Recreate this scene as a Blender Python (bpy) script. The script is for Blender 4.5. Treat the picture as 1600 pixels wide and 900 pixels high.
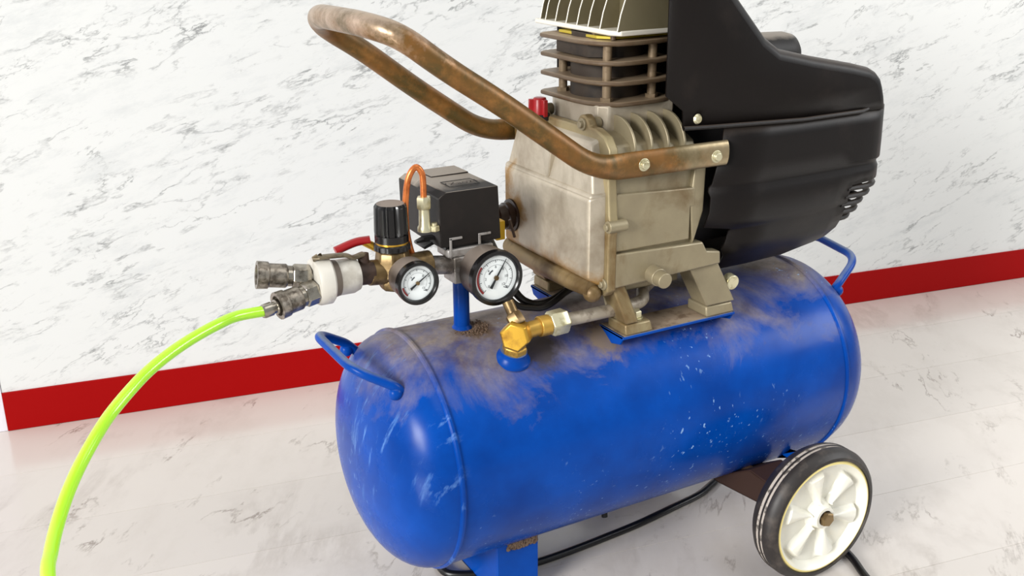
import bpy, bmesh, math, random
from math import sin, cos, pi, radians, sqrt
from mathutils import Vector, Matrix
random.seed(4)
S = bpy.context.scene
for o in list(bpy.data.objects): bpy.data.objects.remove(o)

# ------------------------------------------------------------------ camera
F_PX = 1693.4
yaw, pitch, roll = 0.5100128, 0.3451429, -0.0086520
Fw = Vector((sin(yaw)*cos(pitch), cos(yaw)*cos(pitch), -sin(pitch)))
Rt0 = Vector((cos(yaw), -sin(yaw), 0)); Up0 = Rt0.cross(Fw)
Rt = Rt0*cos(roll) + Up0*sin(roll); Up = -Rt0*sin(roll) + Up0*cos(roll)
cd = bpy.data.cameras.new('camera'); cam = bpy.data.objects.new('camera', cd)
S.collection.objects.link(cam)
cd.sensor_width = 36; cd.lens = 36*F_PX/1600; cd.clip_start = .02
M = Matrix((Rt, Up, -Fw)).transposed().to_4x4(); M.translation = (-0.3973374, -0.9331785, 0.7087599)
cam.matrix_world = M; S.camera = cam

# ------------------------------------------------------------------ world, light, exposure
W = bpy.data.worlds.new('world'); S.world = W; W.use_nodes = True
W.node_tree.nodes['Background'].inputs['Color'].default_value = (.95, .98, 1, 1)
W.node_tree.nodes['Background'].inputs['Strength'].default_value = .44
def area(name, loc, target, sx, sy, power, col=(1, 1, 1)):
    l = bpy.data.lights.new(name, 'AREA'); l.shape = 'RECTANGLE'; l.size = sx; l.size_y = sy; l.energy = power; l.color = col
    o = bpy.data.objects.new(name, l); S.collection.objects.link(o); o.location = loc
    o.rotation_euler = (Vector(target)-Vector(loc)).to_track_quat('-Z', 'Y').to_euler()
    return o
area('window_light', (-8.2, -3.2, 3.3), (.3, .1, .2), 3.2, 2.6, 1080, (1, .99, .97))
area('ceiling_light', (.6, -.9, 2.5), (.5, .2, 0), 1.8, 1.2, 13, (1, .98, .95))
area('fill_light_right', (3.6, -1.9, 2.1), (1.5, .5, .3), 1.7, 1.4, 72, (.98, .99, 1))  # added fill that evens out the right wall, no window seen there
S.view_settings.view_transform = 'Standard'; S.view_settings.look = 'None'
S.view_settings.gamma = 1; S.view_settings.use_curve_mapping = False
S.view_settings.exposure = 0.0

# ------------------------------------------------------------------ material helpers
def nt(name):
    m = bpy.data.materials.new(name); m.use_nodes = True
    t = m.node_tree; b = t.nodes['Principled BSDF']
    return m, t, b
def N(t, typ, **kw):
    n = t.nodes.new(typ)
    for k, v in kw.items():
        if k in ('op',): n.operation = v
        elif k == 'vals':
            for i, x in v.items(): n.inputs[i].default_value = x
        else: setattr(n, k, v)
    return n
def L(t, a, b): t.links.new(a, b)
def coords(t, scale=(1, 1, 1), rot=(0, 0, 0), loc=(0, 0, 0)):
    # turn first, then stretch, so that streaks follow the turned axis
    c = N(t, 'ShaderNodeTexCoord'); r = N(t, 'ShaderNodeMapping'); m = N(t, 'ShaderNodeMapping')
    r.inputs['Rotation'].default_value = rot
    m.inputs['Scale'].default_value = scale; m.inputs['Location'].default_value = loc
    L(t, c.outputs['Object'], r.inputs['Vector']); L(t, r.outputs['Vector'], m.inputs['Vector']); return m.outputs['Vector']
def noise(t, vec, scale, detail=4, rough=.55, dist=0):
    n = N(t, 'ShaderNodeTexNoise'); n.inputs['Scale'].default_value = scale; n.inputs['Detail'].default_value = detail
    n.inputs['Roughness'].default_value = rough; n.inputs['Distortion'].default_value = dist
    L(t, vec, n.inputs['Vector']); return n.outputs['Fac']
def ramp(t, fac, stops, interp='LINEAR'):
    r = N(t, 'ShaderNodeValToRGB'); r.color_ramp.interpolation = interp
    e = r.color_ramp.elements
    while len(e) < len(stops): e.new(.5)
    for x, (p, c) in zip(e, stops):
        x.position = p; x.color = (c, c, c, 1) if isinstance(c, (int, float)) else (*c, 1)
    L(t, fac, r.inputs['Fac']); return r.outputs['Color']
def mix(t, fac, a, b, mode='MIX'):
    m = N(t, 'ShaderNodeMix', data_type='RGBA', blend_type=mode)
    for s, v in ((m.inputs[0], fac), (m.inputs[6], a), (m.inputs[7], b)):
        if hasattr(v, 'links'): L(t, v, s)
        elif isinstance(v, (int, float)): s.default_value = v
        else: s.default_value = (*v, 1)
    return m.outputs[2]
def math_(t, op, a, b=None, c=None):
    m = N(t, 'ShaderNodeMath', operation=op)
    for i, v in enumerate((a, b, c)):
        if v is None: continue
        if hasattr(v, 'links'): L(t, v, m.inputs[i])
        else: m.inputs[i].default_value = v
    return m.outputs[0]
def bump(t, b, h, strength=.3, dist=.001):
    n = N(t, 'ShaderNodeBump'); n.inputs['Strength'].default_value = strength; n.inputs['Distance'].default_value = dist
    L(t, h, n.inputs['Height']); L(t, n.outputs['Normal'], b.inputs['Normal'])
def dust_up(m, col, lo=.75, hi=.95):
    t = m.node_tree; b = t.nodes['Principled BSDF']
    g = N(t, 'ShaderNodeNewGeometry'); s = N(t, 'ShaderNodeSeparateXYZ'); L(t, g.outputs['Normal'], s.inputs[0])
    nz = math_(t, 'ADD', s.outputs['Z'], math_(t, 'MULTIPLY', math_(t, 'SUBTRACT', noise(t, coords(t), 70, 5, .6), .5), .25))
    f = ramp(t, nz, [(lo, 0.), (hi, .9)])
    old = b.inputs['Base Color'].links[0].from_socket if b.inputs['Base Color'].links else tuple(b.inputs['Base Color'].default_value)[:3]
    L(t, mix(t, f, old, col), b.inputs['Base Color']); return m
def lin(r, g, b): return tuple(((v/255)/12.92 if v/255 <= .04045 else ((v/255+.055)/1.055)**2.4) for v in (r, g, b))
def plain(name, col, rough=.5, metal=0, grime=None, gscale=60, glo=.5, ghi=.65, bmp=0, bscale=300, coat=0, spec=.5):
    m, t, b = nt(name)
    v = coords(t)
    base = col
    if grime is not None:
        f = ramp(t, noise(t, v, gscale, 5, .62), [(glo, 0.), (ghi, 1.)])
        base = mix(t, f, col, grime); L(t, base, b.inputs['Base Color'])
    else: b.inputs['Base Color'].default_value = (*col, 1)
    b.inputs['Roughness'].default_value = rough; b.inputs['Metallic'].default_value = metal
    b.inputs['Coat Weight'].default_value = coat; b.inputs['Specular IOR Level'].default_value = spec
    if bmp: bump(t, b, noise(t, v, bscale, 3), bmp, .0006)
    return m
def vein(t, vec, scale, width, seed=0, dist=.6, detail=6, rough=.6):
    n = noise(t, vec, scale, detail, rough, dist)
    a = math_(t, 'ABSOLUTE', math_(t, 'SUBTRACT', n, .5))
    return ramp(t, a, [(0, 1.), (width, 0.)])

# walls: white marble sheet with fine grey streaks rising to the right
def marble_wall():
    m, t, b = nt('marble_wall')
    v = coords(t, (1.0, 1, 3.6), (0, radians(16), 0))
    v1 = vein(t, v, 4.2, .016, dist=.12, detail=9, rough=.60)
    k1 = ramp(t, noise(t, coords(t, (1.2, 1, 2.4), (0, radians(16), 0), (5, 2, 1)), 7, 6, .7), [(.46, 0.), (.64, 1.)])
    v3 = vein(t, coords(t, (1.0, 1, 3.0), (0, radians(26), 0), (3.1, 0, 1.7)), 7.5, .014, dist=.12, detail=8, rough=.62)
    k2 = ramp(t, noise(t, coords(t, (1.2, 1, 2.4), (0, radians(16), 0), (1, 7, 3)), 8, 6, .7), [(.50, 0.), (.66, 1.)])
    # short smoky dashes
    s1 = ramp(t, noise(t, coords(t, (5, 1, 22), (0, radians(18), 0), (9, 1, 4)), 4, 5, .72), [(.575, 0.), (.72, 1.)])
    k3 = ramp(t, noise(t, coords(t, (1, 1, 1.8), (0, radians(18), 0), (2, 1, 8)), 9, 4, .6), [(.42, 0.), (.66, 1.)])
    sm = ramp(t, noise(t, coords(t, (1.5, 1, 5), (0, radians(16), 0), (9, 1, 4)), 6, 10, .74), [(.52, 0.), (.80, .55)])
    f = math_(t, 'MULTIPLY', math_(t, 'ADD', math_(t, 'MULTIPLY', v1, k1), math_(t, 'MULTIPLY', v3, k2)), .75)
    f = math_(t, 'ADD', f, math_(t, 'MULTIPLY', math_(t, 'MULTIPLY', s1, k3), .6))
    f = math_(t, 'MINIMUM', f, .8)
    c = mix(t, sm, lin(221, 222, 220), lin(182, 186, 187))
    c = mix(t, f, c, lin(96, 99, 100))
    L(t, c, b.inputs['Base Color']); b.inputs['Roughness'].default_value = .38
    return m
# floor: warm white marble, brown-grey veins running away to the lower right
def marble_floor():
    m, t, b = nt('marble_floor')
    rz = radians(-64)
    v = coords(t, (1.0, 2.3, 1), (0, 0, rz))
    v1 = vein(t, v, 2.4, .045, dist=.4, detail=7, rough=.6)
    k1 = ramp(t, noise(t, coords(t, (1, 1, 1), (0, 0, 0), (2, 4, 0)), 5, 5, .6), [(.48, 0.), (.68, 1.)])
    v2 = vein(t, coords(t, (.9, 2.6, 1), (0, 0, radians(-56)), (4, 1, 2)), 3.0, .014, dist=.35, detail=9, rough=.62)
    k2 = ramp(t, noise(t, coords(t, (1, 1, 1), (0, 0, 0), (7, 4, 3)), 10, 5, .65), [(.5, 0.), (.66, 1.)])
    cl = ramp(t, noise(t, coords(t, (1, 1.9, 1), (0, 0, rz), (0, 5, 0)), 5, 8, .65), [(.5, 0.), (.8, .5)])
    oi = N(t, 'ShaderNodeObjectInfo')
    c = mix(t, cl, lin(216, 208, 200), lin(192, 182, 172))
    c = mix(t, math_(t, 'MULTIPLY', math_(t, 'MULTIPLY', v1, k1), .42), c, lin(164, 152, 142))
    c = mix(t, math_(t, 'MULTIPLY', math_(t, 'MULTIPLY', v2, k2), .7), c, lin(104, 84, 68))
    tone = math_(t, 'ADD', math_(t, 'MULTIPLY', oi.outputs['Random'], .05), .95)
    c = mix(t, 1.0, c, tone, 'MULTIPLY')
    L(t, c, b.inputs['Base Color']); b.inputs['Roughness'].default_value = .17
    b.inputs['Specular IOR Level'].default_value = .95
    return m
def blue_paint(dusty=True):
    m, t, b = nt('blue_paint_dusty' if dusty else 'blue_paint')
    v = coords(t)
    n1 = noise(t, v, 14, 6, .6)
    c = mix(t, ramp(t, n1, [(.35, 0.), (.7, 1.)]), lin(0, 56, 138), lin(0, 72, 166))
    rough = .3
    b.inputs['Specular IOR Level'].default_value = .14
    if dusty:
        # settled dust lies on the upward facing skin, worn into patches
        g = N(t, 'ShaderNodeSeparateXYZ'); L(t, v, g.inputs[0])
        d0 = math_(t, 'ADD', math_(t, 'MULTIPLY', g.outputs['Z'], 13.0), math_(t, 'MULTIPLY', noise(t, v, 10, 8, .66, .5), 2.6))
        dust = ramp(t, math_(t, 'SUBTRACT', d0, 4.42), [(.05, 0.), (.45, .45), (.85, .93)])
        dc = mix(t, ramp(t, noise(t, v, 26, 6, .7), [(.42, 0.), (.7, 1.)]), lin(146, 134, 122), lin(96, 76, 58))
        c = mix(t, dust, c, dc)
        # rusty grime spots
        sp = ramp(t, noise(t, coords(t, (1, 1, 1), (0, 0, 0), (3, 3, 3)), 32, 6, .7), [(.66, 0.), (.74, .75)])
        sp = math_(t, 'MULTIPLY', sp, ramp(t, g.outputs['Z'], [(.2, 0.), (.27, 1.)]))
        c = mix(t, sp, c, lin(92, 66, 46))
        # rust stain round the riser pipe
        def blot(x, y, r):
            dx = math_(t, 'SUBTRACT', g.outputs['X'], x); dy = math_(t, 'SUBTRACT', g.outputs['Y'], y)
            d = math_(t, 'SQRT', math_(t, 'ADD', math_(t, 'MULTIPLY', dx, dx), math_(t, 'MULTIPLY', dy, dy)))
            return ramp(t, math_(t, 'MULTIPLY', math_(t, 'ADD', d, math_(t, 'MULTIPLY', math_(t, 'SUBTRACT', noise(t, v, 90, 5, .7), .5), .03)), 20), [(r*10, .9), (r*20, 0.)])
        up_ = math_(t, 'GREATER_THAN', g.outputs['Z'], .25)
        c = mix(t, math_(t, 'MULTIPLY', blot(.072, -.014, .026), up_), c, lin(92, 70, 46))
        c = mix(t, math_(t, 'MULTIPLY', blot(.120, -.060, .030), up_), c, lin(62, 56, 54))
        c = mix(t, math_(t, 'MULTIPLY', blot(.196, -.066, .024), up_), c, lin(134, 118, 100))
        # chips and scratches
        sc = coords(t, (1, 2.2, .45), (radians(20), 0, radians(15)))
        ch = ramp(t, noise(t, sc, 190, 2, .5), [(.675, 0.), (.71, .75)])
        rg = ramp(t, noise(t, v, 6, 3), [(.50, 0.), (.60, 1.)])
        c = mix(t, math_(t, 'MULTIPLY', ch, rg), c, lin(150, 190, 232))
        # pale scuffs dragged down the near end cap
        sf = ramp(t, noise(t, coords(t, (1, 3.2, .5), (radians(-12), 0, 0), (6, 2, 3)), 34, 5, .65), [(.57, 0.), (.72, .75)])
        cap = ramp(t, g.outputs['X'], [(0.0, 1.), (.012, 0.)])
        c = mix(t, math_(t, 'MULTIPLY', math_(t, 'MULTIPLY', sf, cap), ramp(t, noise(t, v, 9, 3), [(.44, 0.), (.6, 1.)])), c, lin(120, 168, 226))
        rr = mix(t, dust, (.24,)*3, (.6,)*3)
        rr = mix(t, ramp(t, noise(t, v, 30, 5), [(.45, 0.), (.8, .3)]), rr, (.5,)*3)
        L(t, rr, b.inputs['Roughness'])
        bump(t, b, noise(t, v, 18, 3), .12, .002)
    else: b.inputs['Roughness'].default_value = rough
    L(t, c, b.inputs['Base Color'])
    return m
def cast_alu(name, base, oil, lo=.5, hi=.68, dirt=.4):
    m, t, b = nt(name); v = coords(t)
    c = mix(t, ramp(t, noise(t, v, 45, 6, .6), [(.35, 0.), (.75, dirt)]), base, lin(120, 108, 88))
    o = ramp(t, noise(t, coords(t, (1, 1, .7), (0, 0, 0), (2, 1, 0)), 17, 5, .6, .4), [(lo, 0.), (hi, .9)])
    c = mix(t, o, c, oil)
    L(t, c, b.inputs['Base Color']); b.inputs['Metallic'].default_value = .35
    L(t, mix(t, noise(t, v, 60, 4), (.3,)*3, (.55,)*3), b.inputs['Roughness'])
    bump(t, b, noise(t, v, 420, 3), .12, .0005)
    return m
def rusty():
    m, t, b = nt('rusty_steel'); v = coords(t)
    n1 = noise(t, v, 22, 7, .65, .4)
    c = mix(t, ramp(t, n1, [(.38, 0.), (.62, 1.)]), lin(126, 86, 38), lin(86, 70, 32))
    c = mix(t, ramp(t, noise(t, v, 60, 6, .7), [(.48, 0.), (.70, .7)]), c, lin(158, 108, 52))
    g = N(t, 'ShaderNodeSeparateXYZ'); L(t, v, g.inputs[0])
    # worn bright where the hand grips it (top end) and at the flattened tail
    wtop = math_(t, 'ADD', g.outputs['Z'], math_(t, 'MULTIPLY', noise(t, v, 30, 6, .7), .12))
    w = ramp(t, wtop, [(.652, 0.), (.685, .9)])
    c = mix(t, w, c, lin(186, 166, 146))
    wt = math_(t, 'ADD', g.outputs['X'], math_(t, 'MULTIPLY', noise(t, v, 35, 6, .7), .12))
    w2 = ramp(t, wt, [(.30, 0.), (.36, .85)])
    c = mix(t, w2, c, lin(160, 146, 116))
    L(t, c, b.inputs['Base Color'])
    met = math_(t, 'MAXIMUM', w, w2); L(t, math_(t, 'ADD', math_(t, 'MULTIPLY', met, .4), .35), b.inputs['Metallic'])
    L(t, mix(t, met, (.42,)*3, (.3,)*3), b.inputs['Roughness'])
    bump(t, b, noise(t, v, 160, 5), .3, .0006)
    return m
def oil_on_lid(m):
    t = m.node_tree; b = t.nodes['Principled BSDF']; v = coords(t)
    s = N(t, 'ShaderNodeSeparateXYZ'); L(t, v, s.inputs[0])
    n_ = math_(t, 'MULTIPLY', math_(t, 'SUBTRACT', noise(t, v, 28, 6, .65, .5), .5), .09)
    dy = math_(t, 'SUBTRACT', s.outputs['Y'], .078); dz = math_(t, 'SUBTRACT', s.outputs['Z'], .380)
    d = math_(t, 'SQRT', math_(t, 'ADD', math_(t, 'MULTIPLY', dy, dy), math_(t, 'MULTIPLY', math_(t, 'MULTIPLY', dz, dz), .5)))
    f1 = ramp(t, math_(t, 'ADD', d, n_), [(.022, .9), (.040, 0.)])
    f2 = ramp(t, math_(t, 'ADD', s.outputs['Z'], math_(t, 'MULTIPLY', n_, .5)), [(.347, .85), (.362, 0.)])
    f = math_(t, 'MAXIMUM', f1, f2)
    old = b.inputs['Base Color'].links[0].from_socket
    L(t, mix(t, f, old, lin(146, 104, 30)), b.inputs['Base Color'])
MW, MF = marble_wall(), marble_floor()
RED = plain('red_baseboard', lin(154, 0, 1), .6, spec=.12)
WHITE = plain('white_paint', lin(225, 222, 230), .5)
BLUE_D, BLUE = blue_paint(True), blue_paint(False)
ALU = cast_alu('cast_aluminium', lin(150, 139, 112), lin(100, 76, 40), .58, .8)
ALU_OIL = cast_alu('cast_aluminium_oily', lin(158, 144, 108), lin(104, 76, 34), .46, .66)
ALU_LID = cast_alu('cast_aluminium_lid', lin(190, 180, 162), lin(128, 114, 94), .45, .72, .3)  # same casting as ALU, with the stronger light on the lid side painted in
ALU_HEAD = cast_alu('cast_aluminium_head', lin(120, 112, 86), lin(90, 80, 54), .55, .85)
FINM = cast_alu('dusty_cast_iron', lin(88, 69, 50), lin(74, 52, 26), .5, .75); FINM.node_tree.nodes['Principled BSDF'].inputs['Metallic'].default_value = .1
CYLM = plain('dark_cast_iron', lin(52, 42, 32), .6, .2, lin(30, 24, 19), 40)
RUST = rusty()
oil_on_lid(ALU_LID)
BLK = plain('black_plastic_shroud', lin(16, 12, 11), .42, 0, lin(32, 26, 23), 18, .55, .8, .12, 500, spec=.22)
BLKD = plain('dusty_black_plastic', lin(26, 22, 20), .5, 0, lin(34, 28, 25), 40, .5, .75, .1, 400, spec=.3)
BLKG = plain('grey_black_gauge_shell', lin(62, 54, 50), .4, 0, lin(90, 78, 70), 60)
BLKS = plain('black_gloss_plastic', lin(14, 13, 14), .25)
DUSTTOP = plain('dust_coated_plastic', lin(140, 128, 118), .75, 0, lin(108, 98, 90), 70)
RUB = plain('rubber', lin(36, 31, 29), .5, 0, lin(72, 64, 58), 45, .5, .7, .1, 200)
RUBD = plain('tread_dust', lin(178, 168, 158), .8, 0, lin(90, 84, 78), 120, .52, .62)
WHP = plain('white_nylon', lin(230, 228, 216), .3, 0, lin(236, 232, 216), 30)
YEL = plain('yellowed_nylon', lin(232, 214, 140), .4)
BRASS = plain('brass', lin(214, 168, 62), .28, .75, lin(150, 104, 36), 60, .5, .72)
BRASSD = plain('dull_brass', lin(132, 110, 74), .38, .7, lin(76, 60, 38), 60, .45, .65)
ZINC = plain('zinc_plate', lin(206, 200, 168), .32, .6, lin(160, 150, 110), 80)
CHROME = plain('nickel_plate', lin(168, 162, 150), .22, .9, lin(104, 96, 84), 70, .5, .7)
CHRK = plain('knurled_nickel', lin(160, 152, 140), .35, .8, lin(100, 92, 82), 160, .42, .6)
COPPER = plain('copper', lin(214, 124, 66), .3, .6, lin(160, 84, 34), 40)
GREY = plain('grey_zinc_casting', lin(172, 168, 164), .42, .5, lin(110, 102, 94), 50)
WCOL = plain('white_collar', lin(214, 210, 200), .42, .15, lin(190, 184, 172), 40)
TAN = plain('taupe_ring', lin(120, 108, 96), .6)
REDP = plain('red_plastic', lin(150, 8, 16), .35)
STEELD = plain('dark_steel', lin(74, 56, 46), .5, .3, lin(46, 34, 28), 40)
TUBE = plain('dusty_steel_tube', lin(170, 160, 144), .5, .3, lin(118, 106, 90), 60)
DIAL = plain('dial_white', lin(236, 242, 242), .5)
INK = plain('dial_ink', lin(60, 66, 72), .5)
INKR = plain('dial_red', lin(150, 44, 44), .5)
DGREY = plain('soot', lin(20, 18, 18), .7)
NEEDLE = plain('needle_black', lin(24, 30, 34), .4)
OLIVE = plain('zinc_yellow_gasket', lin(190, 170, 60), .45, .4)
BROWN = plain('brown_bracket', lin(58, 38, 30), .5, .2)
CORD = plain('cord_black', lin(14, 13, 13), .35)
YELP = plain('yellow_tag', lin(216, 170, 20), .5)
WELD = plain('weld_rust', lin(104, 84, 68), .8, 0, lin(70, 46, 30), 200)
def hose_mat():
    m, t, b = nt('lime_hose')
    b.inputs['Base Color'].default_value = (*lin(186, 250, 40), 1); b.inputs['Roughness'].default_value = .22
    b.inputs['Subsurface Weight'].default_value = .35; b.inputs['Subsurface Radius'].default_value = (.004, .005, .001)
    b.inputs['Subsurface Scale'].default_value = 1.0
    b.inputs['Coat Weight'].default_value = .5
    return m
HOSE = hose_mat()
dust_up(BLKD, lin(156, 146, 134), .7, .9); STUD = plain('dusty_stud_steel', lin(128, 110, 86), .5, .3, lin(90, 70, 48), 60); dust_up(FINM, lin(150, 130, 106), .6, .92); dust_up(BLK, lin(70, 62, 56), .35, .9); dust_up(BLKG, lin(140, 128, 118), .3, .9)
dust_up(BLUE, lin(110, 124, 150), .7, 1.0)
EDGE = plain('pale_aluminium_edge', lin(236, 230, 216), .35, .4)

# ------------------------------------------------------------------ object helpers
def obj(name, bm, mat, parent=None, bevel=0, seg=2, smooth=35, solid=0, recalc=True, dbl=False):
    me = bpy.data.meshes.new(name)
    if dbl: bmesh.ops.remove_doubles(bm, verts=bm.verts, dist=1e-5)
    if recalc: bmesh.ops.recalc_face_normals(bm, faces=bm.faces)
    for f in bm.faces: f.smooth = True
    bm.to_mesh(me); bm.free()
    me.set_sharp_from_angle(angle=radians(smooth))
    if isinstance(mat, (list, tuple)):
        for x in mat: me.materials.append(x)
    else: me.materials.append(mat)
    o = bpy.data.objects.new(name, me); S.collection.objects.link(o)
    if parent:
        o.parent = parent
        if parent.type == 'EMPTY': o.location = -parent.location
    if solid:
        md = o.modifiers.new('solid', 'SOLIDIFY'); md.thickness = solid; md.offset = 0
    if bevel:
        md = o.modifiers.new('bevel', 'BEVEL'); md.width = bevel; md.segments = seg; md.limit_method = 'ANGLE'; md.angle_limit = radians(35); md.harden_normals = False
    return o
def BM(): return bmesh.new()
def box(bm, lo, hi, mat=0):
    x0, y0, z0 = lo; x1, y1, z1 = hi
    v = [bm.verts.new(p) for p in ((x0,y0,z0),(x1,y0,z0),(x1,y1,z0),(x0,y1,z0),(x0,y0,z1),(x1,y0,z1),(x1,y1,z1),(x0,y1,z1))]
    for f in ((3,2,1,0),(4,5,6,7),(0,1,5,4),(1,2,6,5),(2,3,7,6),(3,0,4,7)):
        bm.faces.new([v[i] for i in f]).material_index = mat
    return v
def hexa(bm, pts):
    """eight corners: bottom loop of four then top loop of four"""
    v = [bm.verts.new(p) for p in pts]
    for f in ((3,2,1,0),(4,5,6,7),(0,1,5,4),(1,2,6,5),(2,3,7,6),(3,0,4,7)): bm.faces.new([v[i] for i in f])
def prism(bm, pts, a, b, axis='y', mat=0):
    """polygon of 2D pts extruded between a and b: axis y -> pts (x,z); x -> pts (y,z); z -> pts (x,y)"""
    def P(p, t): return {'y': (p[0], t, p[1]), 'x': (t, p[0], p[1]), 'z': (p[0], p[1], t)}[axis]
    A = [bm.verts.new(P(p, a)) for p in pts]; B = [bm.verts.new(P(p, b)) for p in pts]
    n = len(pts)
    bm.faces.new(A).material_index = mat; bm.faces.new(B[::-1]).material_index = mat
    for i in range(n): bm.faces.new((A[i], B[i], B[(i+1) % n], A[(i+1) % n])).material_index = mat
def frame(d, up=None):
    d = Vector(d).normalized(); u = Vector(up) if up else (Vector((0, 0, 1)) if abs(d.z) < .9 else Vector((1, 0, 0)))
    s = d.cross(u).normalized(); return d, s, s.cross(d).normalized()
def lathe(bm, o, d, prof, n=32, mats=None, twist=0, star=None, up=None):
    """prof: (distance along axis d, radius); star(k, r) may reshape the radius"""
    o = Vector(o); d, s, u = frame(d, up); rings = []
    for t, r in prof:
        if r <= 1e-6: rings.append([bm.verts.new(o+d*t)]); continue
        rings.append([bm.verts.new(o+d*t+(s*cos(2*pi*k/n+twist)+u*sin(2*pi*k/n+twist))*(star(k, r) if star else r)) for k in range(n)])
    for i in range(len(rings)-1):
        a, b = rings[i], rings[i+1]; mi = mats[i] if mats else 0
        if len(a) == 1 and len(b) == 1: continue
        for k in range(n):
            k2 = (k+1) % n
            if len(a) == 1: f = bm.faces.new((a[0], b[k], b[k2]))
            elif len(b) == 1: f = bm.faces.new((a[k], b[0], a[k2]))
            else: f = bm.faces.new((a[k], b[k], b[k2], a[k2]))
            f.material_index = mi
def rod(bm, a, b, r, n=24, r2=None):
    a, b = Vector(a), Vector(b); h = (b-a).length; r2 = r if r2 is None else r2
    lathe(bm, a, b-a, [(0, 0), (0, r), (h, r2), (h, 0)], n)
def hexnut(bm, a, b, r, twist=0, n=6):
    a, b = Vector(a), Vector(b); h = (b-a).length
    lathe(bm, a, b-a, [(0, 0), (0, r*.88), (h*.12, r), (h*.88, r), (h, r*.88), (h, 0)], n, twist=twist)
def smooth_path(P, sub=8):
    P = [Vector(p) for p in P]; out = []
    for i in range(len(P)-1):
        p0 = P[i-1] if i else P[0]*2-P[1]; p1, p2 = P[i], P[i+1]; p3 = P[i+2] if i+2 < len(P) else P[-1]*2-P[-2]
        for k in range(sub):
            t = k/sub; out.append(.5*((2*p1)+(p2-p0)*t+(2*p0-5*p1+4*p2-p3)*t*t+(3*p1-p0-3*p2+p3)*t**3))
    out.append(P[-1]); return out
def fillet(P, r, seg=6):
    """round the inner corners of a polyline"""
    P = [Vector(p) for p in P]; out = [P[0]]
    for i in range(1, len(P)-1):
        ri = r[i] if isinstance(r, (list, tuple)) else r
        a, b, c = P[i-1], P[i], P[i+1]; u, v = (a-b), (c-b)
        ri = min(ri, u.length*.49, v.length*.49); s, e = b+u.normalized()*ri, b+v.normalized()*ri
        for k in range(seg+1):
            t = k/seg; out.append((1-t)**2*s+2*t*(1-t)*b+t*t*e)
    out.append(P[-1]); return out
def tube(bm, P, r, n=16, up=(0, 0, 1), shape=None):
    """sweep a circle (or ellipse shape(i/N) -> (ra, rb)) along P"""
    P = [Vector(p) for p in P]; m = len(P); T = []
    for i in range(m): T.append((P[min(i+1, m-1)]-P[max(i-1, 0)]).normalized())
    u = Vector(up); u = (u-T[0]*u.dot(T[0])).normalized(); rings = []
    for i in range(m):
        u = (u-T[i]*u.dot(T[i])).normalized(); s = T[i].cross(u)
        ra, rb = shape(i/(m-1), P[i]) if shape else (r, r)
        rings.append([bm.verts.new(P[i]+u*cos(2*pi*k/n)*ra+s*sin(2*pi*k/n)*rb) for k in range(n)])
    for i in range(m-1):
        for k in range(n): bm.faces.new((rings[i][k], rings[i+1][k], rings[i+1][(k+1) % n], rings[i][(k+1) % n]))
    bm.faces.new(rings[0][::-1]); bm.faces.new(rings[-1])
def grid(bm, rows, mat=0):
    V = [[bm.verts.new(p) for p in r] for r in rows]
    for i in range(len(V)-1):
        for j in range(len(V[i])-1): bm.faces.new((V[i][j], V[i+1][j], V[i+1][j+1], V[i][j+1])).material_index = mat
    return V
def struct(o): o['kind'] = 'structure'; return o

# ------------------------------------------------------------------ setting
PSI = -0.1648556; WD = 0.5615163; HB = 0.0592441; CS = -0.4466863
du = Vector((cos(PSI), sin(PSI), 0)); nv = Vector((-sin(PSI), cos(PSI), 0))
ROT = PSI
def wallbox(name, s0, s1, n0, n1, z0, z1, mat, bevel=0):
    bm = BM(); box(bm, (s0, n0, z0), (s1, n1, z1)); o = obj(name, bm, mat, None, bevel); o.rotation_euler = (0, 0, ROT); return struct(o)
wallbox('wall_back', CS, 3.6, WD+.003, WD+.12, HB, 2.6, MW)
wallbox('baseboard_back', CS, 3.6, WD, WD+.12, .0005, HB, RED, .0006)
wallbox('wall_left', -3.2, CS-.0005, WD+.002, WD+.12, .0005, 2.6, WHITE)
bm = BM(); box(bm, (-3.2, -2.6, -.03), (3.6, WD+.12, -.0030)); fl = obj('floor', bm, plain('joint_dark', lin(150, 140, 132), .8)); fl.rotation_euler = (0, 0, ROT); struct(fl)
seams = [WD+.12] + [.129+.148*k for k in range(2, -18, -1)]
for i in range(len(seams)-1):
    n1, n0 = seams[i], seams[i+1]
    if i == 0: n1 = WD+.12
    off = [0.0, .55, 1.15, .2][i % 4]
    s = -3.2
    cuts = [-3.2] + [x for x in (-2.3+off, -.95+off*.18-.3, 1.35+off*.3, 2.7) ] + [3.6]
    for a, b in zip(cuts[:-1], cuts[1:]):
        bm = BM(); g = .00022; box(bm, (a+g, n0+g, -.0029), (b-g, n1-g, 0)); obj('plank', bm, MF, fl)

# ------------------------------------------------------------------ compressor
root = bpy.data.objects.new('air_compressor', None); S.collection.objects.link(root)
root.location = (.25, 0, 0)
root['label'] = 'blue dusty portable air compressor with black motor shroud, rusty handle and white-hubbed wheels'
root['category'] = 'air compressor'
R, HT, TL = .125, .1700764, .4985
def lab(o, s): o['label'] = s; return o

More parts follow.
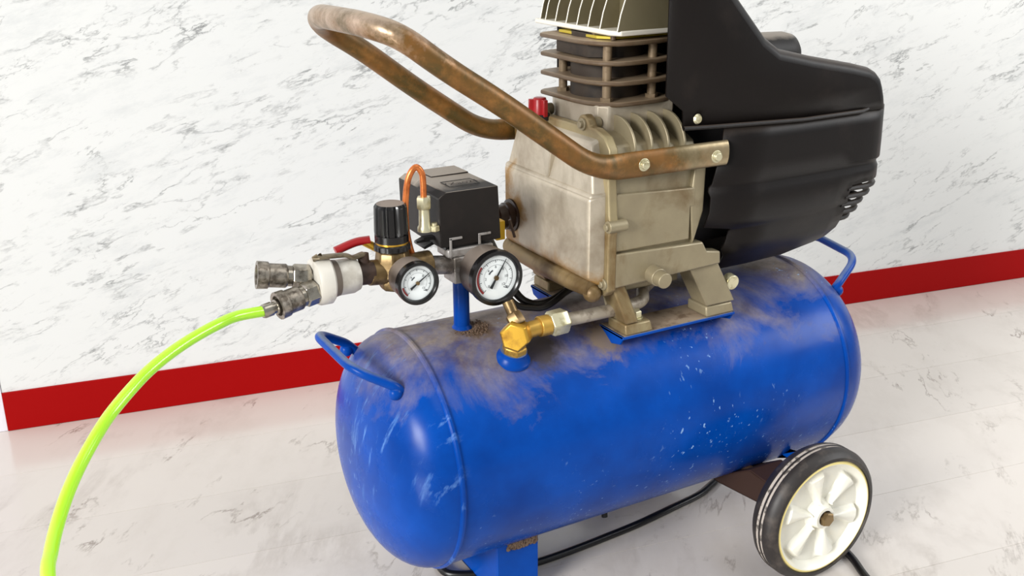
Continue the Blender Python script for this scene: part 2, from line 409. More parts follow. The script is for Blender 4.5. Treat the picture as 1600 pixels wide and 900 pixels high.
# tank: cylinder with dished ends
bm = BM()
prof = []
for k in range(17):
    a = pi/2*k/16; prof.append((-.0615*cos(a), R*sin(a)**.78 if k else 0))
prof = [(t, r) for t, r in prof][:-1] + [(-.002, R), (0, R+.0006), (.03, R+.0002), (.12, R), (.25, R), (.4, R), (TL, R+.0006)]
for k in range(1, 17):
    a = pi/2*k/16; prof.append((TL+.072*sin(a), R*max(cos(a), 0)**.78 if k < 16 else 0))
lathe(bm, (0, 0, HT), (1, 0, 0), prof, 96)
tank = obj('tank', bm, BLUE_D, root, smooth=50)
for x in (0.0, TL):
    bm = BM(); tube(bm, [(x, (R-.0005)*cos(2*pi*k/96), HT+(R-.0005)*sin(2*pi*k/96)) for k in range(97)], .0032, 10, up=(1, 0, 0))
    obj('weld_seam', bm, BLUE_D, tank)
# rod handles on both tank ends
for pts in ([(-.028, -.056, .262), (-.036, -.057, .272), (-.071, -.040, .290), (-.076, .052, .297), (-.040, .060, .275), (-.028, .060, .262)],
            [(.528, -.056, .258), (.540, -.057, .270), (.586, -.040, .292), (.600, .052, .296), (.545, .060, .275), (.53, .060, .262)]):
    bm = BM(); tube(bm, fillet(pts, [0, .006, .022, .022, .006, 0], 8), .0049, 16)
    h = obj('rod_handle', bm, BLUE, root)
    for p in (pts[1], pts[-2]):
        bm = BM(); bmesh.ops.create_icosphere(bm, subdivisions=3, radius=.0070, matrix=Matrix.Translation(Vector(p)+Vector((0, 0, -.0075)))); obj('weld_blob', bm, BLUE, h)
# front foot: bent sheet channel with rubber pads
bm = BM()
def saddle(y): return HT-sqrt(max(R*R-y*y, 0))
t_ = .0028
FY, FX0, FX1 = .0765, .0620, .1110
for sg in (-1, 1):
    ya, yb = sorted((sg*FY, sg*(FY-.0028)))
    prism(bm, [(FX0, .006), (FX1, .006), (FX1, saddle(FY)+.004), (FX0, saddle(FY)+.004)], ya, yb, 'y')
ys = [-.0735+.147*k/12 for k in range(13)]
prism(bm, [(-.0735, .006), (.0735, .006)] + [(y, saddle(y)+.002) for y in ys[::-1]], FX0, FX0+.0025, 'x')
box(bm, (FX0, -FY, .006), (FX1, FY, .0085))
ff = obj('front_foot', bm, BLUE, root, .0006)
bm = BM()
for k in range(190):
    x = FX0+.012+(FX1-FX0-.014)*random.random(); bmesh.ops.create_icosphere(bm, subdivisions=1, radius=.0010+.0016*random.random(), matrix=Matrix.Translation((x, -FY-.0004+.0004*random.random(), saddle(FY)-.007+.009*random.random())))
wb_ = lab(obj('weld_bead', bm, WELD, ff), 'rusty weld bead'); wb_['kind'] = 'stuff'
for y in (-.06, .06):
    bm = BM(); lathe(bm, (.087, y, 0), (0, 0, 1), [(0, 0), (0, .011), (.002, .013), (.006, .013), (.0062, 0)], 20); lab(obj('rubber_pad', bm, RUB, ff), 'black rubber pad')
# axle bracket and wheels
XW, RW = .391, .0771563
bm = BM()
BR = [(-.175, .064), (-.175, .088), (-.11, .092), (-.068, .066), (.068, .066), (.11, .092), (.175, .088), (.175, .064), (.12, .057), (.06, .050), (-.06, .050), (-.12, .057)]
prism(bm, BR, .3720, .3750, 'x'); prism(bm, BR, .4170, .4200, 'x')
prism(bm, [(-.175, .0860), (-.175, .0885), (-.11, .0925), (-.068, .0665), (.068, .0665), (.11, .0925), (.175, .0885), (.175, .0860), (.11, .0895), (.068, .0635), (-.068, .0635), (-.11, .0895)], .3720, .4200, 'x')
prism(bm, [(-.175, .0640), (-.12, .0570), (-.06, .0500), (.06, .0500), (.12, .0570), (.175, .0640), (.175, .0665), (.12, .0595), (.06, .0525), (-.06, .0525), (-.12, .0595), (-.175, .0665)], .3720, .4200, 'x')
ab = obj('axle_bracket', bm, BROWN, root, .001)
bm = BM(); prism(bm, [(-.112, .098), (-.100, .0840), (-.05, .0840), (-.05, .060)], .440, .4425, 'x'); lab(obj('gusset', bm, BLUE, ab), 'blue gusset plate')
bm = BM(); rod(bm, (XW, -.198, RW), (XW, .198, RW), .0055); obj('axle', bm, STEELD, root)
def wheel(sgn):
    y0 = sgn*.2105   # outer rim face
    o = Vector((XW, y0, RW)); d = Vector((0, -sgn, 0))   # d points inward
    bm = BM()   # tyre
    w = .034
    lathe(bm, o, d, [(-.001, .0665), (-.0005, .0700), (.003, .0742), (.007, .0764), (.0095, RW), (.013, RW), (.0135, RW-.0008), (.0165, RW-.0008), (.0170, RW), (.0185, RW), (.0190, RW-.0008), (.0225, RW-.0008), (.0230, RW), (.025, RW-.0004), (.029, .0752), (w, .0715), (w, .062), (.017, .058), (.001, .0660), (-.001, .0665)], 96,
          mats=[0, 0, 0, 0, 0, 0, 1, 0, 0, 0, 1, 0, 0, 0, 0, 0, 0, 0, 0])
    ty = obj('wheel', bm, [RUB, RUBD], root, smooth=28)
    bm = BM()   # nylon rim: dished disc with raised spokes
    NS, NR = 144, 14
    def prof(rr):   # depth (inward) of the dish at radius
        if rr > .0625: return -.0005
        if rr > .056: return -.0005+(.0625-rr)/.0065*.010
        if rr > .017: return .0095+(.056-rr)*.06
        if rr > .0125: return .0115-(.017-rr)/.0045*.0125
        return -.0012
    def spoke(rr, a):
        if rr > .0545 or rr < .0165: return 0
        c = abs(((a*6/(2*pi)+.5) % 1)-.5)*2   # 0 at spoke centre, 1 between
        w_ = .30 + .34*(rr-.0165)/.038
        e = 1-min(max((c-w_*.55)/.16, 0), 1)
        ridge = 1-min(c/w_, 1)*.35
        end = min((.0545-rr)/.004, 1)
        return .0092*e*ridge*end
    rads = [.0660, .0640, .0630, .0620, .0590, .056, .0545, .0515, .0505, .045, .040, .034, .028, .022, .018, .0165, .0150, .0130, .0125, .0110, .0075]
    d_, s_, u_ = frame(d, (0, 0, 1)); rows = []
    for rr in rads:
        row = []
        for k in range(NS+1):
            a = 2*pi*(k % NS)/NS; dep = prof(rr)-spoke(rr, a+.28)
            if rr == .0660: dep = .001
            row.append(o+d_*dep+(s_*cos(a)+u_*sin(a))*rr)
        rows.append(row)
    V = grid(bm, rows); bmesh.ops.remove_doubles(bm, verts=bm.verts, dist=1e-6)
    for f in bm.faces:
        c = f.calc_center_median()-o
        if sqrt(c.x**2+c.z**2) > .0628: f.material_index = 1
    lathe(bm, o, d, [(.020, .0075), (.020, .0625), (.030, .0640)], 48)
    lab(obj('wheel_rim', bm, [WHP, YEL], ty, smooth=40), 'white nylon six-spoke rim')
    bm = BM(); lathe(bm, o, -d, [(-.002, 0), (-.002, .0088), (.0012, .0088), (.0012, 0)], 24)
    hexnut(bm, o, o-d*.0065, .0084, .3)
    lab(obj('hub_bolt', bm, BRASSD, ty), 'brass-coloured hub bolt')
    return ty
lab(wheel(-1), 'rubber wheel on the near side'); lab(wheel(1), 'rubber wheel on the far side')
# drain cock under the tank
bm = BM(); rod(bm, (.227, -.030, .0475), (.227, -.032, .034), .0035); obj('drain_plug', bm, DGREY, root)

# riser pipe, manifold, gauges
bm = BM(); lathe(bm, (.0625, -.005, .290), (0, 0, 1), [(0, 0), (.0, .013), (.005, .0105), (.008, .0083), (.055, .0083), (.056, .0070), (.058, .0070), (.058, 0)], 28)
rp = obj('riser_pipe', bm, BLUE, root)
bm = BM()
for k in range(260):
    a = -1.2+2.4*(random.random()+random.random()-.8); rr = .0085+.013*random.random()**1.6
    x, y = .066+rr*cos(a)*1.1, -.008+rr*sin(a)
    bmesh.ops.create_icosphere(bm, subdivisions=1, radius=.0005+.0009*random.random(), matrix=Matrix.Translation((x, y, HT+sqrt(R*R-y*y))))
rc_ = lab(obj('rust_crust', bm, WELD, rp), 'crusty rust around the pipe foot'); rc_['kind'] = 'stuff'
bm = BM()
box(bm, (.0495, -.018, .347), (.0755, .008, .3745))
box(bm, (.044, -.016, .3745), (.095, .010, .383))
rod(bm, (.052, -.005, .364), (.016, -.005, .3695), .0095)
rod(bm, (.0700, -.016, .359), (.0730, -.024, .360), .0085)
obj('manifold_block', bm, GREY, root, .0015)
def gauge(c, rad, depth, yawdeg, needle_deg, redarc, label, nums):
    c = Vector(c); yw = radians(yawdeg)
    d = Vector((-sin(yw), -cos(yw), 0))       # face direction
    bm = BM()
    lathe(bm, c, -d, [(.002, rad*.80), (0, rad*.82), (-.0014, rad*.87), (-.0012, rad*.99), (.001, rad*1.0), (.006, rad*1.0), (.0065, rad*.965), (depth*.85, rad*.93), (depth, rad*.86), (depth, 0)], 56, mats=[0, 0, 0, 0, 0, 0, 1, 1, 1])
    g = obj('pressure_gauge', bm, [BLKS, BLKG], root, smooth=30); lab(g, label)
    _, s, u = frame(d, (0, 0, 1)); s = -s   # s: to the right as seen from the front
    bm = BM(); lathe(bm, c-d*.0030, d, [(0, 0), (0, rad*.84), (.0004, rad*.84), (.0004, 0)], 48); lab(obj('dial', bm, DIAL, g), 'white dial face')
    def P(r_, a, h=.0): return c-d*(.0024-h)+(s*cos(a)+u*sin(a))*r_*.93
    bm = BM()
    def bar(r0, r1, a, w):
        p0, p1 = P(r0, a), P(r1, a); q = (p1-p0).normalized().cross(d)*w
        bm.faces.new([bm.verts.new(x) for x in (p0-q, p1-q, p1+q, p0+q)])
    a0, a1 = radians(225), radians(-45)
    for i in range(41):
        a = a0+(a1-a0)*i/40; big = i % 5 == 0
        bar(rad*(.60 if big else .65), rad*.70, a, .00028 if big else .00014)
    def arc(r0, r1, b0, b1, k=24):
        for i in range(k):
            x, y = b0+(b1-b0)*i/k, b0+(b1-b0)*(i+1)/k
            bm.faces.new([bm.verts.new(q) for q in (P(r0, x), P(r1, x), P(r1, y), P(r0, y))])
    arc(rad*.695, rad*.71, a1, a0, 40); arc(rad*.50, rad*.508, a1, a0, 40)
    arc(rad*.30, rad*.36, radians(112), radians(150), 3)
    for (fx, fz, fw) in ((.38, -.42, .16), (.42, -.38, .10)):   # dark mark at the end of the scale
        p = c-d*.0024+s*rad*fx+u*rad*fz; q = (s*.8-u*.35)*rad*fw*.7; r_ = u*rad*.014
        bm.faces.new([bm.verts.new(x) for x in (p-q-r_, p+q-r_, p+q+r_, p-q+r_)])
    lab(obj('dial_markings', bm, INK, g, recalc=False), 'printed scale ticks')
    bm = BM(); arc(rad*.72, rad*.80, radians(redarc[0]), radians(redarc[1]), 20)
    lab(obj('red_arc', bm, INKR, g, recalc=False), 'red zone band')
    rot = Matrix((s, u, d)).transposed()
    for i, tx in enumerate(nums):   # scale figures
        a = a0+(a1-a0)*i/(len(nums)-1)
        cu = bpy.data.curves.new('numeral', 'FONT'); cu.body = tx; cu.size = rad*.14; cu.align_x = 'CENTER'; cu.align_y = 'CENTER'
        to = bpy.data.objects.new('numeral', cu); S.collection.objects.link(to)
        bpy.context.view_layer.update()
        dg = bpy.context.evaluated_depsgraph_get(); me = bpy.data.meshes.new_from_object(to.evaluated_get(dg)); bpy.data.objects.remove(to)
        me.transform(Matrix.Translation(P(rad*.43 if len(tx) else 0, a)) @ rot.to_4x4()); me.materials.clear(); me.materials.append(INK)
        no = bpy.data.objects.new('numeral', me); S.collection.objects.link(no); no.parent = g
    a = radians(needle_deg); bm = BM()
    dirv = s*cos(a)+u*sin(a); q = dirv.cross(d); z = d*.0003
    def blade(t0, w0, t1, w1):
        b = c-d*.0012; pts = [b+dirv*t0-q*w0, b+dirv*t1-q*w1, b+dirv*t1+q*w1, b+dirv*t0+q*w0]
        hexa(bm, [x-z for x in pts]+[x+z for x in pts])
    blade(0, rad*.035, rad*.76, rad*.008); blade(0, rad*.03, -rad*.42, rad*.055)
    lab(obj('needle', bm, NEEDLE, g), 'black needle')
    bm = BM(); lathe(bm, c-d*.0012, d, [(-.001, 0), (-.001, rad*.085), (.0010, rad*.085), (.0014, rad*.05), (.0014, 0)], 20); lab(obj('hub', bm, BRASSD, g), 'brass hub')
    return g
gauge((.0800, -.050, .3580), .0282, .036, 1, 58, (226, 140), 'larger black-cased pressure gauge beside the brass valve', ['0', '2', '4', '6', '8', '10', '12'])
gauge((-.0035, -.048, .3670), .0212, .030, 1, 34, (228, 190), 'smaller black-cased pressure gauge under the regulator knob', ['0', '4', '8', '12'])
# regulator
RX, RY = -.010, -.004
bm = BM()
lathe(bm, (RX, RY, .350), (0, 0, 1), [(0, 0), (0, .012), (.004, .0145), (.012, .0145), (.014, .018), (.026, .0180), (.030, .0175), (.038, .0165), (.040, .0150), (.041, 0)], 8, twist=.39)
rod(bm, (RX, RY, .368), (RX-.026, RY, .3705), .0125); rod(bm, (RX+.010, RY, .370), (.0300, RY, .370), .0125)
rod(bm, (RX, RY, .367), (RX+.003, RY-.022, .367), .010)
reg = lab(obj('pressure_regulator', bm, BRASSD, root, .0012), 'dull brass pressure regulator body')
bm = BM(); lathe(bm, (RX, RY, .3900), (0, 0, 1), [(0, 0), (0, .0155), (.001, .0172), (.006, .0172), (.007, .016), (.007, 0)], 48, star=lambda k, r: r*(1+.05*(k % 4 < 2))); obj('lock_ring', bm, BLKS, reg)
bm = BM(); lathe(bm, (RX, RY, .3965), (0, 0, 1), [(0, 0), (0, .0158), (.003, .0158), (.003, 0)], 32); lab(obj('brass_ring', bm, BRASS, reg), 'brass ring under the knob')
bm = BM(); lathe(bm, (RX, RY, .3990), (0, 0, 1), [(0, 0), (0, .0165), (.007, .0165), (.0072, .0158), (.009, .0158), (.0092, .0168), (.034, .0160), (.0365, .0145), (.037, .0138), (.037, 0)], 60, star=lambda k, r: r*(1-.11*(k % 6 < 2)) if .0140 < r < .01645 or r > .0166 else r)
kn = lab(obj('regulator_knob', bm, BLKS, reg, smooth=25), 'ribbed black knob')
bm = BM(); lathe(bm, (RX, RY, .4358), (0, 0, 1), [(0, .0133), (.0004, .0133), (.0005, 0)], 40); lab(obj('knob_top', bm, DUSTTOP, reg), 'dusty knob top')
# ball valve with grey blade and red handle between regulator and collar
bm = BM()
rod(bm, (-.032, -.005, .371), (-.056, -.005, .372), .0115); hexnut(bm, (-.050, -.005, .3718), (-.058, -.005, .3722), .0130)
rod(bm, (-.040, -.005, .372), (-.040, -.003, .391), .0055)
bv = lab(obj('ball_valve', bm, STEELD, root, .0006), 'dark steel ball valve')
bm = BM(); tube(bm, smooth_path([(-.040, -.004, .3905), (-.052, -.008, .390), (-.062, -.010, .3945), (-.086, -.012, .397), (-.0885, -.012, .397)], 6), .004, 14, shape=lambda t, p: (.0022, .0062 if t > .35 else .0045)); lab(obj('valve_blade', bm, plain('lever_steel', lin(124, 112, 90), .4, .5, lin(80, 70, 54), 60), bv), 'grey flat lever blade')
bm = BM(); tube(bm, smooth_path([(-.026, .012, .398), (-.040, .016, .3965), (-.060, .018, .3905)], 6), .0052, 16, shape=lambda t, p: (.0040, .0058)); lab(obj('red_grip', bm, REDP, bv), 'red plastic grip')
bm = BM(); rod(bm, (-.020, .008, .389), (-.034, .014, .398), .004); obj('valve_stem', bm, BRASS, bv)
# collar and quick couplers
bm = BM(); lathe(bm, (-.052, -.005, .3715), (-1, 0, .005), [(-.004, 0), (-.004, .0150), (.002, .0172), (.016, .0172), (.0165, .0172), (.023, .0185), (.0235, .0212), (.0255, .0232), (.036, .0232), (.039, .0215), (.040, 0)], 48, mats=[0, 0, 0, 0, 1, 1, 0, 0, 0, 0])
col = lab(obj('splitter_collar', bm, [WCOL, TAN], root), 'off-white splitter collar with taupe ring')
def coupler(a, b, label, s=1.0):
    a, b = Vector(a), Vector(b); d = b-a; h = d.length
    bm = BM(); u = d.normalized()
    rod(bm, a, a+u*h*.14, .0070*s, 20); hexnut(bm, a+u*h*.12, a+u*h*.42, .0118*s, .2); rod(bm, a+u*h*.42, a+u*h*.56, .0098*s, 24)
    c = lab(obj('quick_coupler', bm, CHROME, root, .0005), label)
    bm = BM(); lathe(bm, a+u*h*.50, u, [(0, 0), (0, .0100*s), (h*.03, .0112*s), (h*.30, .0112*s), (h*.32, .0126*s), (h*.50, .0130*s), (h*.50, .0095*s), (h*.44, .0090*s), (h*.44, .006*s)], 40, star=lambda k, r: r*(1+.018*(k % 2)))
    obj('sleeve', bm, CHRK, c); return c
coupler((-.086, -.001, .3745), (-.141, .009, .3832), 'far nickel quick coupler, empty')
cp = coupler((-.086, -.012, .3660), (-.132, -.020, .3600), 'near nickel quick coupler with the green hose')
bm = BM(); u_ = Vector((-.040, -.007, -.0045)).normalized(); p0 = Vector((-.128, -.0195, .3604))
lathe(bm, p0, u_, [(0, 0), (0, .0070), (.006, .0070), (.007, .0056), (.010, .0056), (.0105, .0066), (.018, .0066), (.020, .0058), (.020, 0)], 24); lab(obj('hose_plug', bm, CHROME, cp), 'nickel hose plug')

# pressure switch
bm = BM()
def swsec(y, dz=0, inset=0):
    return [(.037+inset, y, .386), (.104-inset, y, .386), (.1015-inset, y, .4410+dz), (.0440, y, .4415+dz), (.036+inset, y, .436)]
rows = [swsec(-.0150), swsec(-.0140), swsec(.045), swsec(.083, -.001, .001)]
V = [[bm.verts.new(p) for p in r] for r in rows]
for i in range(3):
    for k in range(5): bm.faces.new((V[i][k], V[i+1][k], V[i+1][(k+1) % 5], V[i][(k+1) % 5]))
bm.faces.new(V[0][::-1]); bm.faces.new(V[-1])
box(bm, (.058, .048, .438), (.1010, .081, .4425))
sw = lab(obj('pressure_switch', bm, BLKD, root, .0025, 3), 'black box-shaped pressure switch with dusty top')
bm = BM()   # engraved label frame
x0, x1, y0, y1, z0 = .0565, .090, .002, .0230, .44190
for a, b in (((x0, y0), (x1, y0+.0008)), ((x0, y1), (x1, y1+.0012)), ((x0, y0), (x0+.0007, y1)), ((x1-.0007, y0), (x1, y1))): box(bm, (a[0], a[1], z0-.0002), (b[0], b[1], z0+.0001))
lab(obj('engraved_frame', bm, DGREY, sw), 'engraved label frame')
cu = bpy.data.curves.new('marking', 'FONT'); cu.body = '7Xao21'; cu.size = .0125; cu.align_x = 'CENTER'; cu.align_y = 'CENTER'
to = bpy.data.objects.new('marking', cu); S.collection.objects.link(to); bpy.context.view_layer.update()
me = bpy.data.meshes.new_from_object(to.evaluated_get(bpy.context.evaluated_depsgraph_get())); bpy.data.objects.remove(to)
me.transform(Matrix.Translation((.0735, .0115, .44225))); me.materials.clear(); me.materials.append(plain('engraving', lin(40, 34, 30), .8))
o = bpy.data.objects.new('engraved_marking', me); S.collection.objects.link(o); o.parent = sw
bm = BM()
box(bm, (.046, -.0165, .374), (.0485, -.0150, .395)); box(bm, (.046, -.0165, .393), (.060, -.0150, .3955)); box(bm, (.078, -.0165, .393), (.092, -.0150, .3955)); box(bm, (.078, -.0165, .384), (.0805, -.0150, .394))
lab(obj('clip', bm, GREY, sw, .0004), 'grey retaining clip')
bm = BM(); box(bm, (.044, -.012, .3805), (.096, .060, .388)); prism(bm, [(.028, .384), (.044, .390), (.044, .3865), (.028, .381)], .004, .030, 'y'); obj('switch_base', bm, BLKS, sw, .001)
bm = BM(); box(bm, (.018, -.001, .3905), (.032, .002, .3925)); box(bm, (.025, -.002, .392), (.038, .006, .3955)); lab(obj('release_lever', bm, DGREY, sw, .0006), 'small black release lever')
# unloader valve: nut, body, screw and copper loop
bm = BM(); UX, UY = .0235, -.008
lathe(bm, (UX, UY, .4045), (0, 0, 1), [(0, 0), (0, .0072), (.004, .0072), (.006, .0058), (.026, .0052), (.026, 0)], 24)
hexnut(bm, (UX, UY, .4270), (UX, UY, .4390), .0075, .5)
hexnut(bm, (UX+.0085, UY-.004, .4040), (UX+.0085, UY-.004, .4100), .0050, .2); rod(bm, (UX+.0085, UY-.004, .410), (UX+.0085, UY-.004, .4125), .0030)
uv = lab(obj('unloader_valve', bm, ZINC, root), 'zinc-plated unloader valve and nut')
bm = BM(); tube(bm, smooth_path([(UX, UY, .436), (UX, UY, .452), (UX-.001, UY, .462), (UX-.006, UY+.001, .4685), (UX-.012, UY+.002, .463), (UX-.016, UY+.003, .450), (UX-.018, UY+.004, .425), (UX-.016, UY+.006, .400), (UX-.010, UY+.008, .378), (UX+.000, UY+.009, .362), (UX+.013, UY+.008, .3590), (UX+.030, UY+.006, .3620)], 8), .0031, 16)
lab(obj('copper_tube', bm, COPPER, root), 'thin copper loop tube')
bm = BM(); tube(bm, smooth_path([(.012, .010, .402), (.008, .016, .392), (.010, .024, .380), (.018, .03, .372)], 6), .0035, 12); obj('switch_cable', bm, CORD, root)

# brass check valve on its blue socket
VX, VY = .089, -.064; vz = HT+sqrt(R*R-VY*VY); vn = Vector((0, VY, vz-HT)).normalized(); vb = Vector((VX, VY, vz))
vn2 = Vector((.02, -.30, .95)).normalized()
bm = BM(); lathe(bm, vb-vn*.004, vn2, [(0, .019), (.003, .0185), (.007, .0145), (.010, .0138), (.0125, .0138), (.0125, .0)], 36); lab(obj('valve_socket', bm, BLUE, root), 'blue welded socket under the brass valve')
bm = BM(); b0 = vb+vn2*.006
hexnut(bm, b0, b0+vn2*.010, .0128, .3); rod(bm, b0+vn2*.008, b0+vn2*.034, .0105, 28)
vc = b0+vn2*.024
rod(bm, vc, vc+Vector((.030, .0, .002)), .0082, 24); lathe(bm, vc+Vector((.024, 0, .002)), (1, 0, 0), [(0, 0), (0, .0105), (.012, .0105), (.012, 0)], 24)
cv = lab(obj('check_valve', bm, plain('cast_brass', lin(196, 156, 72), .35, .6, lin(140, 104, 44), 60), root, .0008), 'brass check valve body')
bm = BM(); hd = Vector((-.66, -.74, .08)).normalized(); hexnut(bm, vc-hd*.004, vc+hd*.016, .0155, .25); lab(obj('hex_cap', bm, BRASS, cv, .0006), 'polished brass hexagon cap')
bm = BM(); hexnut(bm, vc+Vector((.036, 0, .002)), vc+Vector((.056, 0, .003)), .0135, .1); lab(obj('tube_nut', bm, ZINC, cv, .0006), 'zinc tube nut')
bm = BM(); rod(bm, vc+vn2*.008, vc+Vector((-.004, .012, .030)), .0058, 20); hexnut(bm, vc+vn2*.010, vc+Vector((-.0025, .006, .019)), .0085); lab(obj('side_port', bm, BRASSD, cv), 'dull side port')
bm = BM(); tp = vc+Vector((.050, 0, .003))
tube(bm, smooth_path([tp, tp+Vector((.04, .001, -.001)), tp+Vector((.10, .006, -.001)), (.262, -.045, .3125), (.300, -.025, .324), (.325, .02, .335)], 8), .0068, 20)
lab(obj('delivery_tube', bm, TUBE, root), 'dusty steel delivery tube')
# power cable from the switch to the motor
bm = BM(); tube(bm, smooth_path([(.100, .012, .388), (.112, -.002, .352), (.124, -.010, .322), (.140, -.012, .308), (.160, -.014, .306), (.190, -.006, .312), (.24, .02, .316), (.30, .03, .33)], 8), .0042, 14)
tube(bm, smooth_path([(.086, .004, .385), (.100, -.004, .345), (.118, -.016, .314), (.138, -.020, .306), (.156, -.022, .306), (.190, -.014, .318), (.22, .0, .324)], 8), .0034, 12)
lab(obj('motor_cable', bm, CORD, root), 'black cable between switch and motor')
bm = BM(); box(bm, (.118, .020, .372), (.128, .036, .392)); yt = lab(obj('yellow_tag', bm, YELP, root), 'small yellow cable tag')
bm = BM(); rod(bm, (.129, .012, .395), (.134, .010, .376), .0016, 8); obj('tag_pin', bm, STEELD, yt)

# mounting brackets on the tank
for sgn in (-1, 1):
    bm = BM()
    zt = .2850
    box(bm, (.202, min(sgn*.050, sgn*.094), zt-.0030), (.3490, max(sgn*.050, sgn*.094), zt))
    V2 = [(sgn*.052, zt), (sgn*.094, zt), (sgn*.088, zt-.010), (sgn*.072, HT+sqrt(R*R-.072**2)-.001), (sgn*.052, HT+sqrt(R*R-.052**2)-.001)]
    prism(bm, V2 if sgn < 0 else V2[::-1], .202, .2045, 'x'); prism(bm, V2 if sgn < 0 else V2[::-1], .3465, .3490, 'x')
    mb = lab(obj('mount_bracket', bm, BLUE, root, .0006), 'blue sheet mount bracket welded to the tank')
    bm = BM(); box(bm, (.2046, min(sgn*.050, sgn*.0925), zt), (.3464, max(sgn*.050, sgn*.0925), zt+.0004)); lab(obj('dust_film', bm, plain('dust_brown', lin(150, 132, 112), .85, 0, lin(110, 90, 70), 60), mb), 'brown dust film')

# ------------------------------------------------------------------ pump: crankcase
CX0, CX1 = .188, .292
bm = BM()
def sec(x, w, zb, zt, sh):   # cross-section in y,z with rounded shoulders
    return [(x, -w+.004, zb), (x, w-.004, zb), (x, w, zb+.01), (x, w, zt-sh), (x, w-.006, zt-sh*.45), (x, w-.022, zt-sh*.12), (x, w-.040, zt), (x, -w+.040, zt), (x, -w+.022, zt-sh*.12), (x, -w+.006, zt-sh*.45), (x, -w, zt-sh), (x, -w, zb+.01)]
rows = [sec(CX0, .088, .334, .492, .022), sec(.240, .088, .336, .492, .022), sec(CX1, .086, .345, .488, .022)]
V = [[bm.verts.new(p) for p in r] for r in rows]; n = len(rows[0])
for i in range(2):
    for k in range(n): bm.faces.new((V[i][k], V[i+1][k], V[i+1][(k+1) % n], V[i][(k+1) % n]))
bm.faces.new(V[0][::-1]); bm.faces.new(V[-1])
cc = lab(obj('crankcase', bm, ALU, root, .002, 2), 'cast aluminium crankcase, oil-stained')
for sgn in (-1, 1):   # raised panel lines and base ledge
    a, b = (-.0905, -.080) if sgn < 0 else (.080, .0905)
    for nm, pts, e in (('base_ledge', [(CX0, .376), (.300, .372), (.306, .361), (.324, .358), (.325, .344), (CX0, .340)], .003),
                       ('side_panel', [(CX0, .437), (.289, .4315), (.289, .4100), (.283, .4110), (.283, .3765), (CX0, .3775)], .0012),
                       ('end_rib', [(.2870, .4560), (.3010, .4560), (.3000, .4050), (.2880, .3700), (.2830, .4130)], .001)):
        bm = BM(); prism(bm, pts, a-e*(sgn < 0), b+e*(sgn > 0), 'y'); obj(nm, bm, ALU, cc, .0018, 2)
# crescent ribs over the shoulder
for x in (.2130, .2330, .2530, .2730):
    bm = BM(); pts = [(-.050, .474), (-.050, .507)]
    for k in range(9):
        a = pi/2*k/8; pts.append((-.058-.033*sin(a), .475+.032*cos(a)))
    pts.append((-.088, .470)); prism(bm, pts, x-.0014, x+.0014, 'x'); obj('shoulder_rib', bm, ALU, cc, .0005, 1)
# legs and feet
def leg(x0, x1, xf0, xf1, sgn):
    bm = BM(); s = sgn
    ya, yb = s*.060, s*.088
    hexa(bm, [(xf0, s*.066, .298), (xf0+(x1-x0), s*.066, .298), (xf0+(x1-x0), s*.094, .298), (xf0, s*.094, .298), (x0, ya, .352), (x1, ya, .352), (x1, yb, .352), (x0, yb, .352)])
    hexa(bm, [(xf0, s*.060, .2856), (xf1, s*.060, .2856), (xf1, s*.094, .2856), (xf0, s*.094, .2856), (xf0, s*.060, .2975), (xf1-.003, s*.060, .2975), (xf1-.003, s*.0925, .2975), (xf0, s*.0925, .2975)])
    l = obj('leg', bm, ALU_OIL if xf0 < .25 else ALU, cc, .0020, 2)
    bm = BM(); c = Vector((xf1-.014, s*.078, .2972)); rod(bm, c, c+Vector((0, 0, .0012)), .0095); hexnut(bm, c+Vector((0, 0, .001)), c+Vector((0, 0, .0085)), .0078, .3); lab(obj('foot_bolt', bm, ZINC, cc), 'zinc hex bolt on the foot')
for s in (-1, 1):
    leg(.186, .202, .2055, .240, s); leg(.284, .322, .310, .348, s)
bm = BM(); prism(bm, [(.192, .350), (.228, .350), (.224, .300), (.206, .300)], -.060, -.056, 'y'); box(bm, (.19, -.055, .318), (.30, .055, .337)); obj('sump', bm, ALU, cc, .002)
bm = BM(); rod(bm, (.236, -.086, .349), (.236, -.106, .3475), .0095, 28); rod(bm, (.236, -.104, .3476), (.236, -.116, .3468), .0082, 28); lab(obj('drain_boss', bm, ALU, cc, .0008), 'round oil drain boss')
bm = BM(); rod(bm, (.347, -.080, .318), (.347, -.090, .317), .0085, 24); obj('end_boss', bm, ZINC, cc, .001)
# flange and lid
bm = BM()
fl_out = [(-.086, .331), (-.094, .338), (-.094, .395), (-.0955, .400), (-.0955, .412), (-.094, .417), (-.091, .455), (-.094, .470), (-.092, .482), (-.083, .4925), (-.066, .498), (-.056, .498), (-.052, .5055), (-.046, .5085), (-.039, .5075), (-.035, .502), (-.032, .4965),
          (.032, .4965), (.040, .5055), (.048, .5055), (.056, .498), (.083, .4925), (.094, .476), (.091, .455), (.094, .417), (.0955, .412), (.0955, .400), (.094, .395), (.094, .338), (.086, .331)]
prism(bm, fl_out, .1810, .1915, 'x')
flg = lab(obj('lid_flange', bm, ALU_OIL, cc, .0018, 2), 'oily lid flange with bolt ears')
for (y, z) in ((-.0945, .4060), (-.045, .4990), (-.087, .345), (.087, .345), (.045, .499)):
    bm = BM(); rod(bm, (.1790, y, z), (.200, y, z), .0062, 20); rod(bm, (.1760, y, z), (.1800, y, z), .0036, 14); obj('flange_bolt', bm, ALU, cc, .0006)
bm = BM()
def ring(x, w, z0, z1): return [(x, -w, z0), (x, w, z0), (x, w, z1), (x, -w, z1)]
